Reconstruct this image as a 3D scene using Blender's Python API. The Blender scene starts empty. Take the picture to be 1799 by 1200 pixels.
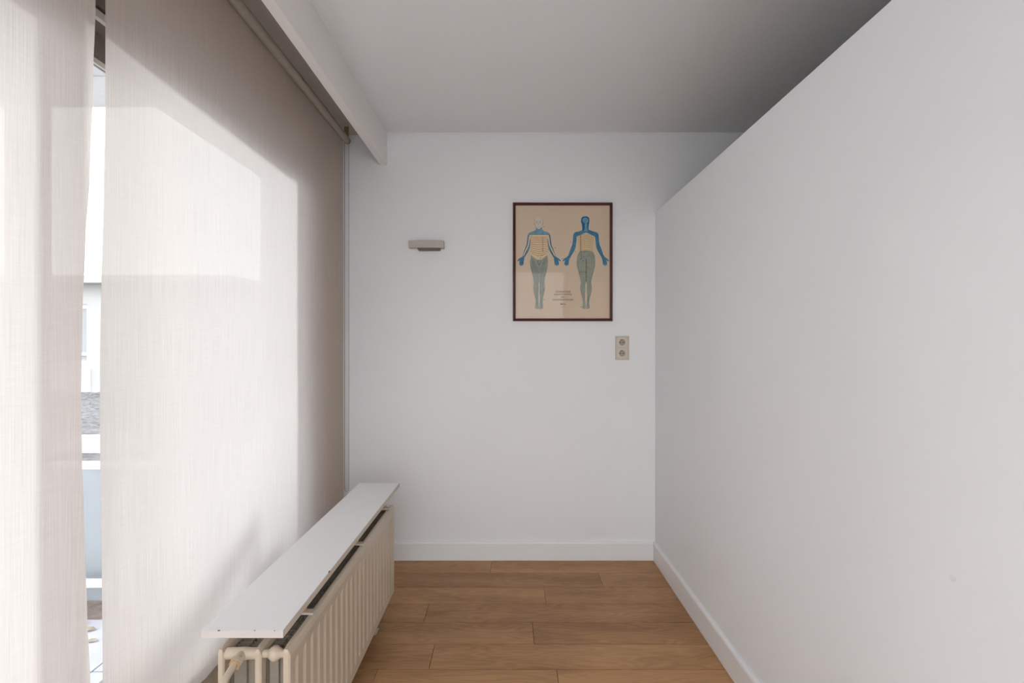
import bpy, bmesh, math, random
from mathutils import Vector, Matrix
random.seed(7)
S = bpy.context.scene
C = S.collection

# ------------------------------------------------------------------ camera
CAMH = 1.31
cam = bpy.data.cameras.new('camera')
cam.sensor_width = 36.0
cam.sensor_fit = 'HORIZONTAL'
cam.lens = 36.0 * 928.0 / 1799.0
cam.shift_x = 4.5 / 1799.0
cam.shift_y = 4.0 / 1799.0
cam.clip_start = 0.02
cam.clip_end = 200
co = bpy.data.objects.new('camera', cam)
co.location = (0, 0, CAMH)
co.rotation_euler = (math.pi / 2, 0, 0)
C.objects.link(co)
S.camera = co

# ------------------------------------------------------------------ sky
W = bpy.data.worlds.new('sky'); S.world = W
W.use_nodes = True
nt = W.node_tree; nt.nodes.clear()
out = nt.nodes.new('ShaderNodeOutputWorld')
bg = nt.nodes.new('ShaderNodeBackground')
tc = nt.nodes.new('ShaderNodeTexCoord')
sp = nt.nodes.new('ShaderNodeSeparateXYZ')
rp = nt.nodes.new('ShaderNodeValToRGB')
rp.color_ramp.elements[0].position = 0.0
rp.color_ramp.elements[0].color = (0.988, 0.986, 0.996, 1)
rp.color_ramp.elements[1].position = 0.8
rp.color_ramp.elements[1].color = (0.90, 0.93, 1.0, 1)
nt.links.new(tc.outputs['Generated'], sp.inputs[0])
nt.links.new(sp.outputs['Z'], rp.inputs[0])
nt.links.new(rp.outputs[0], bg.inputs[0])
bg.inputs[1].default_value = 3.4
nt.links.new(bg.outputs[0], out.inputs[0])

# ------------------------------------------------------------------ hazy low sun outside
sun = bpy.data.lights.new('sun', 'SUN')
sun.energy = 3.2
sun.angle = math.radians(6)
sun.color = (1.0, 0.975, 0.95)
so = bpy.data.objects.new('sun', sun)
el, az = math.radians(11), math.radians(33)       # comes from -x, +y
d = Vector((math.cos(el) * math.cos(az), -math.cos(el) * math.sin(az), -math.sin(el)))
so.rotation_euler = d.to_track_quat('-Z', 'Y').to_euler()
so.location = (-6, 6, 4)
C.objects.link(so)

S.view_settings.view_transform = 'Standard'
S.view_settings.look = 'None'
S.view_settings.gamma = 1.0
S.view_settings.use_curve_mapping = False
S.view_settings.exposure = 0.585

# ------------------------------------------------------------------ helpers
def bm_box(bm, x0, x1, y0, y1, z0, z1, bev=0.0):
    v = [bm.verts.new(p) for p in ((x0,y0,z0),(x1,y0,z0),(x1,y1,z0),(x0,y1,z0),
                                   (x0,y0,z1),(x1,y0,z1),(x1,y1,z1),(x0,y1,z1))]
    fs = [bm.faces.new([v[i] for i in f]) for f in
          ((0,3,2,1),(4,5,6,7),(0,1,5,4),(1,2,6,5),(2,3,7,6),(3,0,4,7))]
    if bev > 0:
        es = list({e for f in fs for e in f.edges})
        bmesh.ops.bevel(bm, geom=es, offset=bev, segments=2, profile=0.6, affect='EDGES')

def bm_tube(bm, pts, r, n=12, caps=True):
    """tube along a polyline; r may be a list"""
    pts = [Vector(p) for p in pts]
    rings = []
    up = None
    for i, p in enumerate(pts):
        a = pts[max(i-1, 0)]; b = pts[min(i+1, len(pts)-1)]
        t = (b - a).normalized()
        if up is None:
            up = Vector((0,0,1)) if abs(t.z) < 0.9 else Vector((1,0,0))
        s = t.cross(up).normalized(); up = s.cross(t).normalized()
        rr = r[i] if isinstance(r, (list, tuple)) else r
        rings.append([bm.verts.new(p + rr*(math.cos(q)*s + math.sin(q)*up))
                      for q in (2*math.pi*k/n for k in range(n))])
    for a, b in zip(rings, rings[1:]):
        for k in range(n):
            bm.faces.new((a[k], b[k], b[(k+1) % n], a[(k+1) % n]))
    if caps:
        bm.faces.new(rings[0]); bm.faces.new(list(reversed(rings[-1])))

def bm_prism(bm, poly, axis, a0, a1):
    """extrude a 2D polygon; axis 'y' -> poly is (x,z)"""
    def P(q, a):
        return {'y': (q[0], a, q[1]), 'x': (a, q[0], q[1]), 'z': (q[0], q[1], a)}[axis]
    lo = [bm.verts.new(P(q, a0)) for q in poly]
    hi = [bm.verts.new(P(q, a1)) for q in poly]
    n = len(poly)
    bm.faces.new(lo); bm.faces.new(list(reversed(hi)))
    for i in range(n):
        bm.faces.new((lo[i], hi[i], hi[(i+1) % n], lo[(i+1) % n]))

def obj(name, bm, mat, parent=None, smooth=False, **props):
    bmesh.ops.recalc_face_normals(bm, faces=bm.faces[:])
    me = bpy.data.meshes.new(name)
    bm.to_mesh(me); bm.free()
    if smooth:
        for p in me.polygons: p.use_smooth = True
        try: me.set_sharp_from_angle(angle=math.radians(35))
        except Exception: pass
    me.materials.append(mat)
    o = bpy.data.objects.new(name, me)
    C.objects.link(o)
    if parent is not None:
        o.parent = parent
        o.matrix_parent_inverse = Matrix.Translation(-Vector(parent.location))
    for k, v in props.items(): o[k] = v
    return o

def box(name, mat, b, parent=None, bev=0.0, **props):
    bm = bmesh.new(); bm_box(bm, *b, bev=bev)
    return obj(name, bm, mat, parent, **props)

def boxes(name, mat, bs, parent=None, bev=0.0, **props):
    bm = bmesh.new()
    for b in bs: bm_box(bm, *b, bev=bev)
    return obj(name, bm, mat, parent, **props)

def thing(name, loc, label, cat, group=None):
    o = bpy.data.objects.new(name, None)
    o.location = loc; o.empty_display_size = 0.1
    C.objects.link(o)
    o['label'] = label; o['category'] = cat
    if group: o['group'] = group
    return o

def link_copy(src, parent=None, loc=None):
    c = src.copy(); C.objects.link(c)
    if loc is not None: c.location = loc
    c.parent = parent
    return c

# ------------------------------------------------------------------ materials
def new_mat(name):
    m = bpy.data.materials.new(name); m.use_nodes = True
    n = m.node_tree; n.nodes.clear()
    o = n.nodes.new('ShaderNodeOutputMaterial')
    return m, n, o

def mat(name, col, rough=0.6, metal=0.0, var=0.04, scale=8.0, bump=0.0, bscale=60.0, spec=0.5, coat=0.0):
    m, n, o = new_mat(name)
    p = n.nodes.new('ShaderNodeBsdfPrincipled')
    p.inputs['Roughness'].default_value = rough
    p.inputs['Metallic'].default_value = metal
    p.inputs['Specular IOR Level'].default_value = spec
    p.inputs['Coat Weight'].default_value = coat
    t = n.nodes.new('ShaderNodeTexCoord')
    z = n.nodes.new('ShaderNodeTexNoise')
    z.inputs['Scale'].default_value = scale; z.inputs['Detail'].default_value = 4
    n.links.new(t.outputs['Object'], z.inputs['Vector'])
    r = n.nodes.new('ShaderNodeValToRGB')
    r.color_ramp.elements[0].position = 0.3; r.color_ramp.elements[1].position = 0.7
    r.color_ramp.elements[0].color = (*[c*(1-var) for c in col], 1)
    r.color_ramp.elements[1].color = (*[min(1, c*(1+var)) for c in col], 1)
    n.links.new(z.outputs['Fac'], r.inputs[0])
    n.links.new(r.outputs[0], p.inputs['Base Color'])
    if bump > 0:
        z2 = n.nodes.new('ShaderNodeTexNoise')
        z2.inputs['Scale'].default_value = bscale; z2.inputs['Detail'].default_value = 3
        n.links.new(t.outputs['Object'], z2.inputs['Vector'])
        b = n.nodes.new('ShaderNodeBump'); b.inputs['Strength'].default_value = bump
        b.inputs['Distance'].default_value = 0.002
        n.links.new(z2.outputs['Fac'], b.inputs['Height'])
        n.links.new(b.outputs[0], p.inputs['Normal'])
    n.links.new(p.outputs[0], o.inputs[0])
    return m

M = {}
M['wall'] = mat('white_wall_paint', (0.86, 0.855, 0.86), 0.75, var=0.012, scale=1.5, bump=0.12, bscale=90, spec=0.3)
M['partition'] = mat('wall_paint_cool_lit', (0.865, 0.88, 0.905), 0.75, var=0.012, scale=1.5, bump=0.12, bscale=90, spec=0.3)  # wall paint with the cool, brighter window light mixed into its colour
M['pelmet'] = mat('warm_white_pelmet_paint', (0.90, 0.865, 0.83), 0.6, var=0.012, scale=2)
M['ceiling'] = mat('white_ceiling_paint', (0.86, 0.855, 0.85), 0.85, var=0.012, scale=1.5, spec=0.2)
M['trim'] = mat('white_trim_paint', (0.86, 0.85, 0.85), 0.45, var=0.012, scale=3)
M['radiator'] = mat('cream_radiator_enamel', (0.575, 0.48, 0.37), 0.38, var=0.03, scale=6)
M['fin'] = mat('dark_radiator_fin', (0.30, 0.26, 0.21), 0.7, var=0.1, scale=20)  # darker brown than the panel enamel
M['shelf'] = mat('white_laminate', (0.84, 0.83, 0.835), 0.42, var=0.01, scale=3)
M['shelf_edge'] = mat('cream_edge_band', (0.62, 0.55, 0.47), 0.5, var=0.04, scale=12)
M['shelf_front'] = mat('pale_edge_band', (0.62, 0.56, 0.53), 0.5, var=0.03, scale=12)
M['rawwood'] = mat('raw_wood', (0.50, 0.30, 0.15), 0.7, var=0.2, scale=30)
M['chip'] = mat('chipped_board', (0.22, 0.13, 0.07), 0.8, var=0.3, scale=60)
M['lampgrey'] = mat('grey_lamp_enamel', (0.50, 0.455, 0.40), 0.45, var=0.03, scale=12)
M['lampdark'] = mat('dark_lamp_base', (0.12, 0.105, 0.09), 0.5, var=0.05)
M['bulb'] = mat('frosted_lamp_tube', (0.8, 0.8, 0.76), 0.3, var=0.02)
M['mahogany'] = mat('dark_red_frame_lacquer', (0.075, 0.012, 0.011), 0.28, var=0.25, scale=25, coat=0.3)
M['paper'] = mat('tan_chart_paper', (0.80, 0.63, 0.465), 0.8, var=0.03, scale=5, spec=0.1)
M['socket'] = mat('cream_socket_plastic', (0.60, 0.52, 0.42), 0.4, var=0.03, scale=10)
M['socketface'] = mat('pale_socket_insert', (0.64, 0.57, 0.49), 0.4, var=0.02, scale=10)
M['socketwell'] = mat('dull_socket_well', (0.36, 0.31, 0.26), 0.5, var=0.05, scale=20)
M['black'] = mat('dark_hole', (0.012, 0.010, 0.009), 0.6, var=0.1)
M['pin'] = mat('metal_pin', (0.45, 0.44, 0.42), 0.3, 1.0, var=0.05)
M['roller'] = mat('beige_roller_fabric', (0.42, 0.365, 0.31), 0.8, var=0.05, scale=40)
M['bracket'] = mat('brass_brown_bracket', (0.30, 0.22, 0.12), 0.5, var=0.1)
M['chain'] = mat('grey_bead_chain', (0.16, 0.135, 0.115), 0.5, var=0.1, scale=60)
M['alu'] = mat('bronze_window_frame', (0.17, 0.15, 0.135), 0.4, var=0.05, scale=8)
M['alu_highlight'] = mat('alu_highlight_strip', (0.55, 0.54, 0.52), 0.35, var=0.03)  # highlights on the aluminium profile, put into a pale colour
M['sill'] = mat('beige_sill_paint', (0.60, 0.53, 0.45), 0.6, var=0.03)
M['soffit'] = mat('beige_curtain_box_paint', (0.62, 0.56, 0.50), 0.8, var=0.02)
M['subfloor'] = mat('dark_floor_joint', (0.10, 0.055, 0.026), 0.8, var=0.1)
M['terrtile'] = mat('pale_lavender_terrace_tile', (0.55, 0.55, 0.60), 0.7, var=0.05, scale=5)
M['terrbase'] = mat('terrace_grout', (0.40, 0.40, 0.42), 0.9, var=0.08)
M['white_metal'] = mat('white_railing_paint', (0.80, 0.80, 0.82), 0.45, var=0.02)
M['parapet'] = mat('blue_grey_parapet_panel', (0.30, 0.33, 0.36), 0.6, var=0.04)
M['gravel'] = mat('roof_gravel', (0.125, 0.122, 0.125), 0.95, var=0.5, scale=26, bump=0.8, bscale=30)
M['render'] = mat('white_house_render', (0.40, 0.395, 0.39), 0.8, var=0.02)
M['housewin'] = mat('grey_house_pane', (0.26, 0.27, 0.285), 0.15, var=0.05)
M['brownstrip'] = mat('brown_debris_strip', (0.26, 0.20, 0.18), 0.9, var=0.3, scale=20)
M['leaf'] = mat('dry_leaf', (0.34, 0.30, 0.24), 0.9, var=0.3, scale=20)
M['concrete'] = mat('pale_canopy_concrete', (0.62, 0.61, 0.60), 0.85, var=0.03)
M['asphalt'] = mat('grey_yard_ground', (0.34, 0.34, 0.33), 0.95, var=0.2, scale=3)
M['patch'] = mat('grey_wall_smudge', (0.80, 0.81, 0.845), 0.75, var=0.03, scale=60)
M['stem'] = mat('branch_bark', (0.16, 0.12, 0.09), 0.9, var=0.2)
# printed inks
M['ink_blue'] = mat('blue_ink', (0.085, 0.25, 0.40), 0.8, var=0.22, scale=45, spec=0.1)
M['ink_blue_light'] = mat('pale_blue_ink', (0.20, 0.37, 0.49), 0.8, var=0.15, scale=45, spec=0.1)
M['ink_deep'] = mat('deep_blue_ink', (0.022, 0.15, 0.32), 0.8, var=0.15, scale=45, spec=0.1)
M['ink_tan'] = mat('cream_ink', (0.900, 0.686, 0.434), 0.8, var=0.04, scale=25, spec=0.1)
M['ink_grey'] = mat('grey_green_ink', (0.40, 0.41, 0.335), 0.8, var=0.10, scale=45, spec=0.1)
M['ink_line'] = mat('brown_line_ink', (0.364, 0.245, 0.140), 0.8, var=0.1, spec=0.1)
M['ink_gline'] = mat('slate_line_ink', (0.217, 0.280, 0.273), 0.8, var=0.1, spec=0.1)
M['ink_dark'] = mat('black_ink', (0.05, 0.04, 0.04), 0.8, var=0.1, spec=0.1)
M['ink_text'] = mat('brown_text_ink', (0.15, 0.105, 0.075), 0.8, var=0.1, spec=0.1)
M['ink_skin'] = mat('pale_face_ink', (0.784, 0.686, 0.546), 0.8, var=0.05, spec=0.1)

# thin clear glass
def glass_mat(name, tint, refl=1.0):
    m, n, o = new_mat(name)
    tr = n.nodes.new('ShaderNodeBsdfTransparent'); tr.inputs[0].default_value = (*tint, 1)
    gl = n.nodes.new('ShaderNodeBsdfGlossy'); gl.inputs['Roughness'].default_value = 0.03
    lw = n.nodes.new('ShaderNodeLayerWeight'); lw.inputs['Blend'].default_value = 0.5
    fr = n.nodes.new('ShaderNodeMath'); fr.operation = 'POWER'; fr.inputs[1].default_value = 5.0
    n.links.new(lw.outputs['Facing'], fr.inputs[0])
    mu = n.nodes.new('ShaderNodeMath'); mu.operation = 'MULTIPLY_ADD'; mu.inputs[1].default_value = 0.9*refl; mu.inputs[2].default_value = 0.035*refl
    mx = n.nodes.new('ShaderNodeMixShader')
    n.links.new(fr.outputs[0], mu.inputs[0]); n.links.new(mu.outputs[0], mx.inputs[0])
    n.links.new(tr.outputs[0], mx.inputs[1]); n.links.new(gl.outputs[0], mx.inputs[2])
    n.links.new(mx.outputs[0], o.inputs[0])
    return m
M['glass'] = glass_mat('window_glass', (0.96, 0.98, 0.98))
M['picglass'] = glass_mat('picture_glass', (0.97, 0.97, 0.97), 0.3)

# sheer woven blind fabric: diffuse + translucent + a little see-through between the threads
def fabric_mat():
    m, n, o = new_mat('linen_blind_weave')
    t = n.nodes.new('ShaderNodeTexCoord')
    mp = n.nodes.new('ShaderNodeMapping'); mp.inputs['Scale'].default_value = (1, 420, 5)
    mq = n.nodes.new('ShaderNodeMapping'); mq.inputs['Scale'].default_value = (1, 14, 330)
    n.links.new(t.outputs['Object'], mp.inputs[0]); n.links.new(t.outputs['Object'], mq.inputs[0])
    z1 = n.nodes.new('ShaderNodeTexNoise'); z1.inputs['Scale'].default_value = 1; z1.inputs['Detail'].default_value = 3
    z2 = n.nodes.new('ShaderNodeTexNoise'); z2.inputs['Scale'].default_value = 1; z2.inputs['Detail'].default_value = 3
    n.links.new(mp.outputs[0], z1.inputs['Vector']); n.links.new(mq.outputs[0], z2.inputs['Vector'])
    ad = n.nodes.new('ShaderNodeMath'); ad.operation = 'ADD'
    zh = n.nodes.new('ShaderNodeMath'); zh.operation = 'MULTIPLY_ADD'; zh.inputs[1].default_value = 0.35; zh.inputs[2].default_value = 0.325
    n.links.new(z2.outputs['Fac'], zh.inputs[0])
    n.links.new(z1.outputs['Fac'], ad.inputs[0]); n.links.new(zh.outputs[0], ad.inputs[1])
    mr = n.nodes.new('ShaderNodeMapRange')
    mr.inputs['From Min'].default_value = 0.7; mr.inputs['From Max'].default_value = 1.3
    mr.inputs['To Min'].default_value = 0.0; mr.inputs['To Max'].default_value = 1.0
    n.links.new(ad.outputs[0], mr.inputs['Value'])
    def ramp(a, b):
        r = n.nodes.new('ShaderNodeValToRGB')
        r.color_ramp.elements[0].color = (*a, 1); r.color_ramp.elements[1].color = (*b, 1)
        n.links.new(mr.outputs[0], r.inputs[0]); return r
    cd = ramp((0.37, 0.30, 0.25), (0.47, 0.385, 0.325))
    ct = ramp((0.229, 0.2245, 0.2245), (0.249, 0.244, 0.244))
    df = n.nodes.new('ShaderNodeBsdfDiffuse'); tl = n.nodes.new('ShaderNodeBsdfTranslucent')
    tp = n.nodes.new('ShaderNodeBsdfTransparent'); tp.inputs[0].default_value = (1, 0.98, 0.95, 1)
    n.links.new(cd.outputs[0], df.inputs[0]); n.links.new(ct.outputs[0], tl.inputs[0])
    a = n.nodes.new('ShaderNodeAddShader')
    n.links.new(df.outputs[0], a.inputs[0]); n.links.new(tl.outputs[0], a.inputs[1])
    mx = n.nodes.new('ShaderNodeMixShader')
    mf = n.nodes.new('ShaderNodeMapRange')
    mf.inputs['To Min'].default_value = 0.045; mf.inputs['To Max'].default_value = 0.012
    n.links.new(mr.outputs[0], mf.inputs['Value'])
    n.links.new(mf.outputs[0], mx.inputs[0])
    n.links.new(a.outputs[0], mx.inputs[1]); n.links.new(tp.outputs[0], mx.inputs[2])
    n.links.new(mx.outputs[0], o.inputs[0])
    return m
M['fabric'] = fabric_mat()

# oak planks: grain along x, per-plank tone from the object's random number
def oak_mat():
    m, n, o = new_mat('oiled_oak')
    p = n.nodes.new('ShaderNodeBsdfPrincipled')
    t = n.nodes.new('ShaderNodeTexCoord'); oi = n.nodes.new('ShaderNodeObjectInfo')
    g = n.nodes.new('ShaderNodeNewGeometry')
    cm = n.nodes.new('ShaderNodeCombineXYZ')
    m1 = n.nodes.new('ShaderNodeMath'); m1.operation = 'MULTIPLY'; m1.inputs[1].default_value = 37.0
    n.links.new(oi.outputs['Random'], m1.inputs[0])
    n.links.new(m1.outputs[0], cm.inputs[0]); n.links.new(m1.outputs[0], cm.inputs[2])
    va = n.nodes.new('ShaderNodeVectorMath'); va.operation = 'ADD'
    n.links.new(g.outputs['Position'], va.inputs[0]); n.links.new(cm.outputs[0], va.inputs[1])
    # cathedral figure: distorted bands
    mp = n.nodes.new('ShaderNodeMapping'); mp.inputs['Scale'].default_value = (1.0, 6.0, 1.0)
    n.links.new(va.outputs[0], mp.inputs[0])
    zw = n.nodes.new('ShaderNodeTexNoise'); zw.inputs['Scale'].default_value = 1.7; zw.inputs['Detail'].default_value = 2
    n.links.new(mp.outputs[0], zw.inputs['Vector'])
    ml = n.nodes.new('ShaderNodeMath'); ml.operation = 'MULTIPLY'; ml.inputs[1].default_value = 21.0
    n.links.new(zw.outputs['Fac'], ml.inputs[0])
    sn = n.nodes.new('ShaderNodeMath'); sn.operation = 'SINE'
    ms = n.nodes.new('ShaderNodeMath'); ms.operation = 'MULTIPLY'; ms.inputs[1].default_value = 4.2
    n.links.new(ml.outputs[0], ms.inputs[0]); n.links.new(ms.outputs[0], sn.inputs[0])
    # fine pores
    mf = n.nodes.new('ShaderNodeMapping'); mf.inputs['Scale'].default_value = (9, 210, 1)
    n.links.new(va.outputs[0], mf.inputs[0])
    zf = n.nodes.new('ShaderNodeTexNoise'); zf.inputs['Scale'].default_value = 1; zf.inputs['Detail'].default_value = 4
    n.links.new(mf.outputs[0], zf.inputs['Vector'])
    # broad tone
    mb = n.nodes.new('ShaderNodeMapping'); mb.inputs['Scale'].default_value = (1.3, 6, 1)
    n.links.new(va.outputs[0], mb.inputs[0])
    zb = n.nodes.new('ShaderNodeTexNoise'); zb.inputs['Scale'].default_value = 1.4; zb.inputs['Detail'].default_value = 3
    n.links.new(mb.outputs[0], zb.inputs['Vector'])
    r = n.nodes.new('ShaderNodeValToRGB')
    r.color_ramp.elements[0].position = 0.25; r.color_ramp.elements[1].position = 0.8
    r.color_ramp.elements[0].color = (0.30, 0.148, 0.060, 1)
    r.color_ramp.elements[1].color = (0.52, 0.285, 0.125, 1)
    s1 = n.nodes.new('ShaderNodeMath'); s1.operation = 'MULTIPLY_ADD'; s1.inputs[1].default_value = 0.085
    n.links.new(sn.outputs[0], s1.inputs[0]); n.links.new(zb.outputs['Fac'], s1.inputs[2])
    s2 = n.nodes.new('ShaderNodeMath'); s2.operation = 'MULTIPLY_ADD'; s2.inputs[1].default_value = 0.35; 
    n.links.new(zf.outputs['Fac'], s2.inputs[0]); n.links.new(s1.outputs[0], s2.inputs[2])
    s3 = n.nodes.new('ShaderNodeMath'); s3.operation = 'MULTIPLY_ADD'; s3.inputs[1].default_value = 0.30
    n.links.new(oi.outputs['Random'], s3.inputs[0]); n.links.new(s2.outputs[0], s3.inputs[2])
    s4 = n.nodes.new('ShaderNodeMath'); s4.operation = 'SUBTRACT'; s4.inputs[1].default_value = 0.30
    n.links.new(s3.outputs[0], s4.inputs[0])
    n.links.new(s4.outputs[0], r.inputs[0])
    n.links.new(r.outputs[0], p.inputs['Base Color'])
    p.inputs['Roughness'].default_value = 0.48
    p.inputs['Specular IOR Level'].default_value = 0.4
    b = n.nodes.new('ShaderNodeBump'); b.inputs['Strength'].default_value = 0.15; b.inputs['Distance'].default_value = 0.002
    n.links.new(zf.outputs['Fac'], b.inputs['Height']); n.links.new(b.outputs[0], p.inputs['Normal'])
    n.links.new(p.outputs[0], o.inputs[0])
    return m
M['oak'] = oak_mat()

# ------------------------------------------------------------------ dimensions
D = 3.20            # back wall
CEIL = 2.588
XR = 0.883          # partition face
XW = -1.06          # window wall inner face
YB = -0.78           # wall behind the camera
XF = 3.6            # far wall of the room beyond the partition
st = dict(kind='structure')

# ------------------------------------------------------------------ shell
ceiling = box('ceiling', M['ceiling'], (XW-0.2, XF+0.15, YB-0.15, D+0.15, CEIL, CEIL+0.2), **st)
wall_back = box('wall_back', M['wall'], (XW-0.2, XF+0.15, D, D+0.15, -0.1, CEIL), **st)
FW0, FW1, FZ0, FZ1 = -0.98, 0.80, 0.08, 2.35
wall_front = boxes('wall_front', M['wall'], [(XW-0.2, FW0, YB-0.15, YB, -0.1, CEIL), (FW1, XF+0.15, YB-0.15, YB, -0.1, CEIL),
    (FW0, FW1, YB-0.15, YB, -0.1, FZ0), (FW0, FW1, YB-0.15, YB, FZ1, CEIL)], **st)
window_fill = boxes('window_fill', M['alu'], [(FW0, FW1, YB-0.11, YB-0.05, FZ0, FZ0+0.06), (FW0, FW1, YB-0.11, YB-0.05, FZ1-0.06, FZ1),  # added window behind the camera, unseen, lets in soft fill light
    (FW0, FW0+0.06, YB-0.11, YB-0.05, FZ0+0.06, FZ1-0.06), (FW1-0.06, FW1, YB-0.11, YB-0.05, FZ0+0.06, FZ1-0.06),
    (-0.12, -0.06, YB-0.11, YB-0.05, FZ0+0.06, FZ1-0.06)], bev=0.003, **st)
for a_, b_ in ((FW0+0.055, -0.115), (-0.065, FW1-0.055)):
    box('pane', M['glass'], (a_, b_, YB-0.083, YB-0.077, FZ0+0.055, FZ1-0.055), window_fill)
wall_far = box('wall_far', M['wall'], (XF, XF+0.15, YB, D, -0.1, CEIL), **st)
# partition: stops below the ceiling
wall_right = box('wall_right', M['partition'], (XR, XR+0.10, YB, D-0.0005, 0.0, 2.104), bev=0.0015, **st)
bm = bmesh.new()
pc = Vector((XR, 1.052, 0.842))
vs = [bm.verts.new(pc + Vector((-0.0006, 0.0085*math.cos(a)*(1+0.25*math.sin(3*a)), 0.008*math.sin(a)*(1+0.2*math.cos(2*a)))))
      for a in (2*math.pi*k/16 for k in range(16))]
bm.faces.new(vs)
obj('smudge', bm, M['patch'], wall_right)

# window wall: lintel, pier next to the back wall, low plinth under the windows
WY1, WY0 = 2.672, -0.66
WZ0, WZ1 = 0.20, 2.25
bm = bmesh.new()
bm_box(bm, XW-0.20, XW, YB, D, WZ1, CEIL)
bm_box(bm, XW-0.20, XW, WY1, D, WZ0, WZ1)
bm_box(bm, XW-0.20, XW, YB, WY0, WZ0, WZ1)
bm_box(bm, XW-0.20, XW, YB, D, -0.1, WZ0)
obj('wall_left', bm, M['wall'], **st)
box('trim_1', M['sill'], (XW, XW+0.045, YB, D, 0.0, 0.215), bev=0.004, **st)
# pelmet board hanging from the ceiling in front of the blinds
box('trim_2', M['pelmet'], (-0.782, -0.741, YB, D, 2.392, CEIL), bev=0.002, **st)
# painted soffit of the blind recess
box('trim_3', M['soffit'], (XW, -0.782, YB, D, CEIL-0.012, CEIL), **st)
# narrow bead where ceiling and back wall meet
box('trim_4', M['trim'], (-0.741, XF, D-0.006, D, CEIL-0.007, CEIL), **st)

def skirting(name, poly, axis, a0, a1):
    bm = bmesh.new(); bm_prism(bm, poly, axis, a0, a1)
    return obj(name, bm, M['trim'], **st)
hb, tb = 0.114, 0.016
skirting('baseboard_back', [(D, 0.002), (D-tb, 0.002), (D-tb, hb-0.010), (D-tb+0.003, hb-0.003), (D-tb+0.009, hb), (D, hb)], 'x', XW, XR-tb)
skirting('baseboard_right', [(XR, 0.002), (XR-tb, 0.002), (XR-tb, hb-0.010), (XR-tb+0.003, hb-0.003), (XR-tb+0.009, hb), (XR, hb)], 'y', YB, D)

# ------------------------------------------------------------------ floor and planks
floor = box('floor', M['subfloor'], (XW-0.2, XF, YB, D, -0.10, -0.012), **st)
PW = 0.179
joints = {0: [-0.108, 1.9, 3.1], 1: [0.506, 2.2], 2: [0.185, 1.9], 3: [-0.405, 1.3], 4: [0.108, 1.7],
          5: [-0.325, 1.5], 6: [-0.53, 0.19, 1.8]}
row = 0
y1 = D - 0.001
while y1 > YB + 0.02:
    y0 = max(y1 - PW, YB)
    js = joints.get(row)
    if js is None:
        s = random.uniform(-0.9, 0.9); js = [s, s + random.uniform(1.4, 1.9)]
    xs = [XW + 0.001] + [j for j in js if j < XF - 0.2] + [XF - 0.001]
    for a, b in zip(xs, xs[1:]):
        g = 0.0019
        bm = bmesh.new()
        bm_box(bm, a+0.0008, b-0.0008, y0+g, y1-g, -0.012, 0.0)
        top = [e for e in bm.edges if all(v.co.z > -0.001 for v in e.verts)]
        bmesh.ops.bevel(bm, geom=top, offset=0.0011, segments=1, affect='EDGES')
        obj('plank', bm, M['oak'], floor)
    y1 -= PW; row += 1

# ------------------------------------------------------------------ window
def window(name, y0, y1, mull, zlow):
    """bronze sliding window; mull = (y0, y1) of the meeting stiles"""
    fx0, fx1 = -1.19, -1.08
    w = boxes(name, M['alu'], [
        (fx0, fx1, y0, y1, WZ0+0.001, WZ0+0.06), (fx0, fx1, y0, y1, 2.175, WZ1-0.001),
        (fx0, fx1, y0, y0+0.05, WZ0+0.06, 2.175), (fx0, fx1, y1-0.05, y1, WZ0+0.06, 2.175)], bev=0.003, **st)
    leaves = [(y0+0.05, mull[0]+0.09, -1.125, zlow), (mull[0]+0.07, y1-0.05, -1.165, 2.10)]
    for k, (a, b, xc, zt) in enumerate(leaves):
        x0, x1 = xc-0.018, xc+0.018
        box('top_rail', M['alu'], (x0, x1, a, b, zt, 2.174), w, bev=0.003)
        box('bottom_rail', M['alu'], (x0, x1, a, b, WZ0+0.061, WZ0+0.135), w, bev=0.003)
        box('stile', M['alu'], (x0, x1, a, a+0.075, WZ0+0.135, zt), w, bev=0.003)
        box('stile', M['alu'], (x0, x1, b-0.075, b, WZ0+0.135, zt), w, bev=0.003)
        box('highlight_bead', M['alu_highlight'], (x1-0.001, x1+0.006, a+0.075, b-0.075, zt-0.016, zt-0.002), w)  # pale strip painted in as a highlight along the rail
        box('pane', M['glass'], (xc-0.003, xc+0.003, a+0.074, b-0.074, WZ0+0.134, zt+0.001), w)
    box('highlight_track', M['alu_highlight'], (fx1-0.001, fx1+0.012, y0, y1, 2.158, 2.178), w)  # pale strip painted in as a highlight along the head
    box('head_cover', M['alu'], (fx1, fx1+0.015, y0, y1, 2.19, 2.24), w)
    return w
window('window_1', 0.02, WY1, (1.18, 1.34), 2.02)
window('window_2', WY0, 0.02, (-0.36, -0.28), 2.10)

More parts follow.
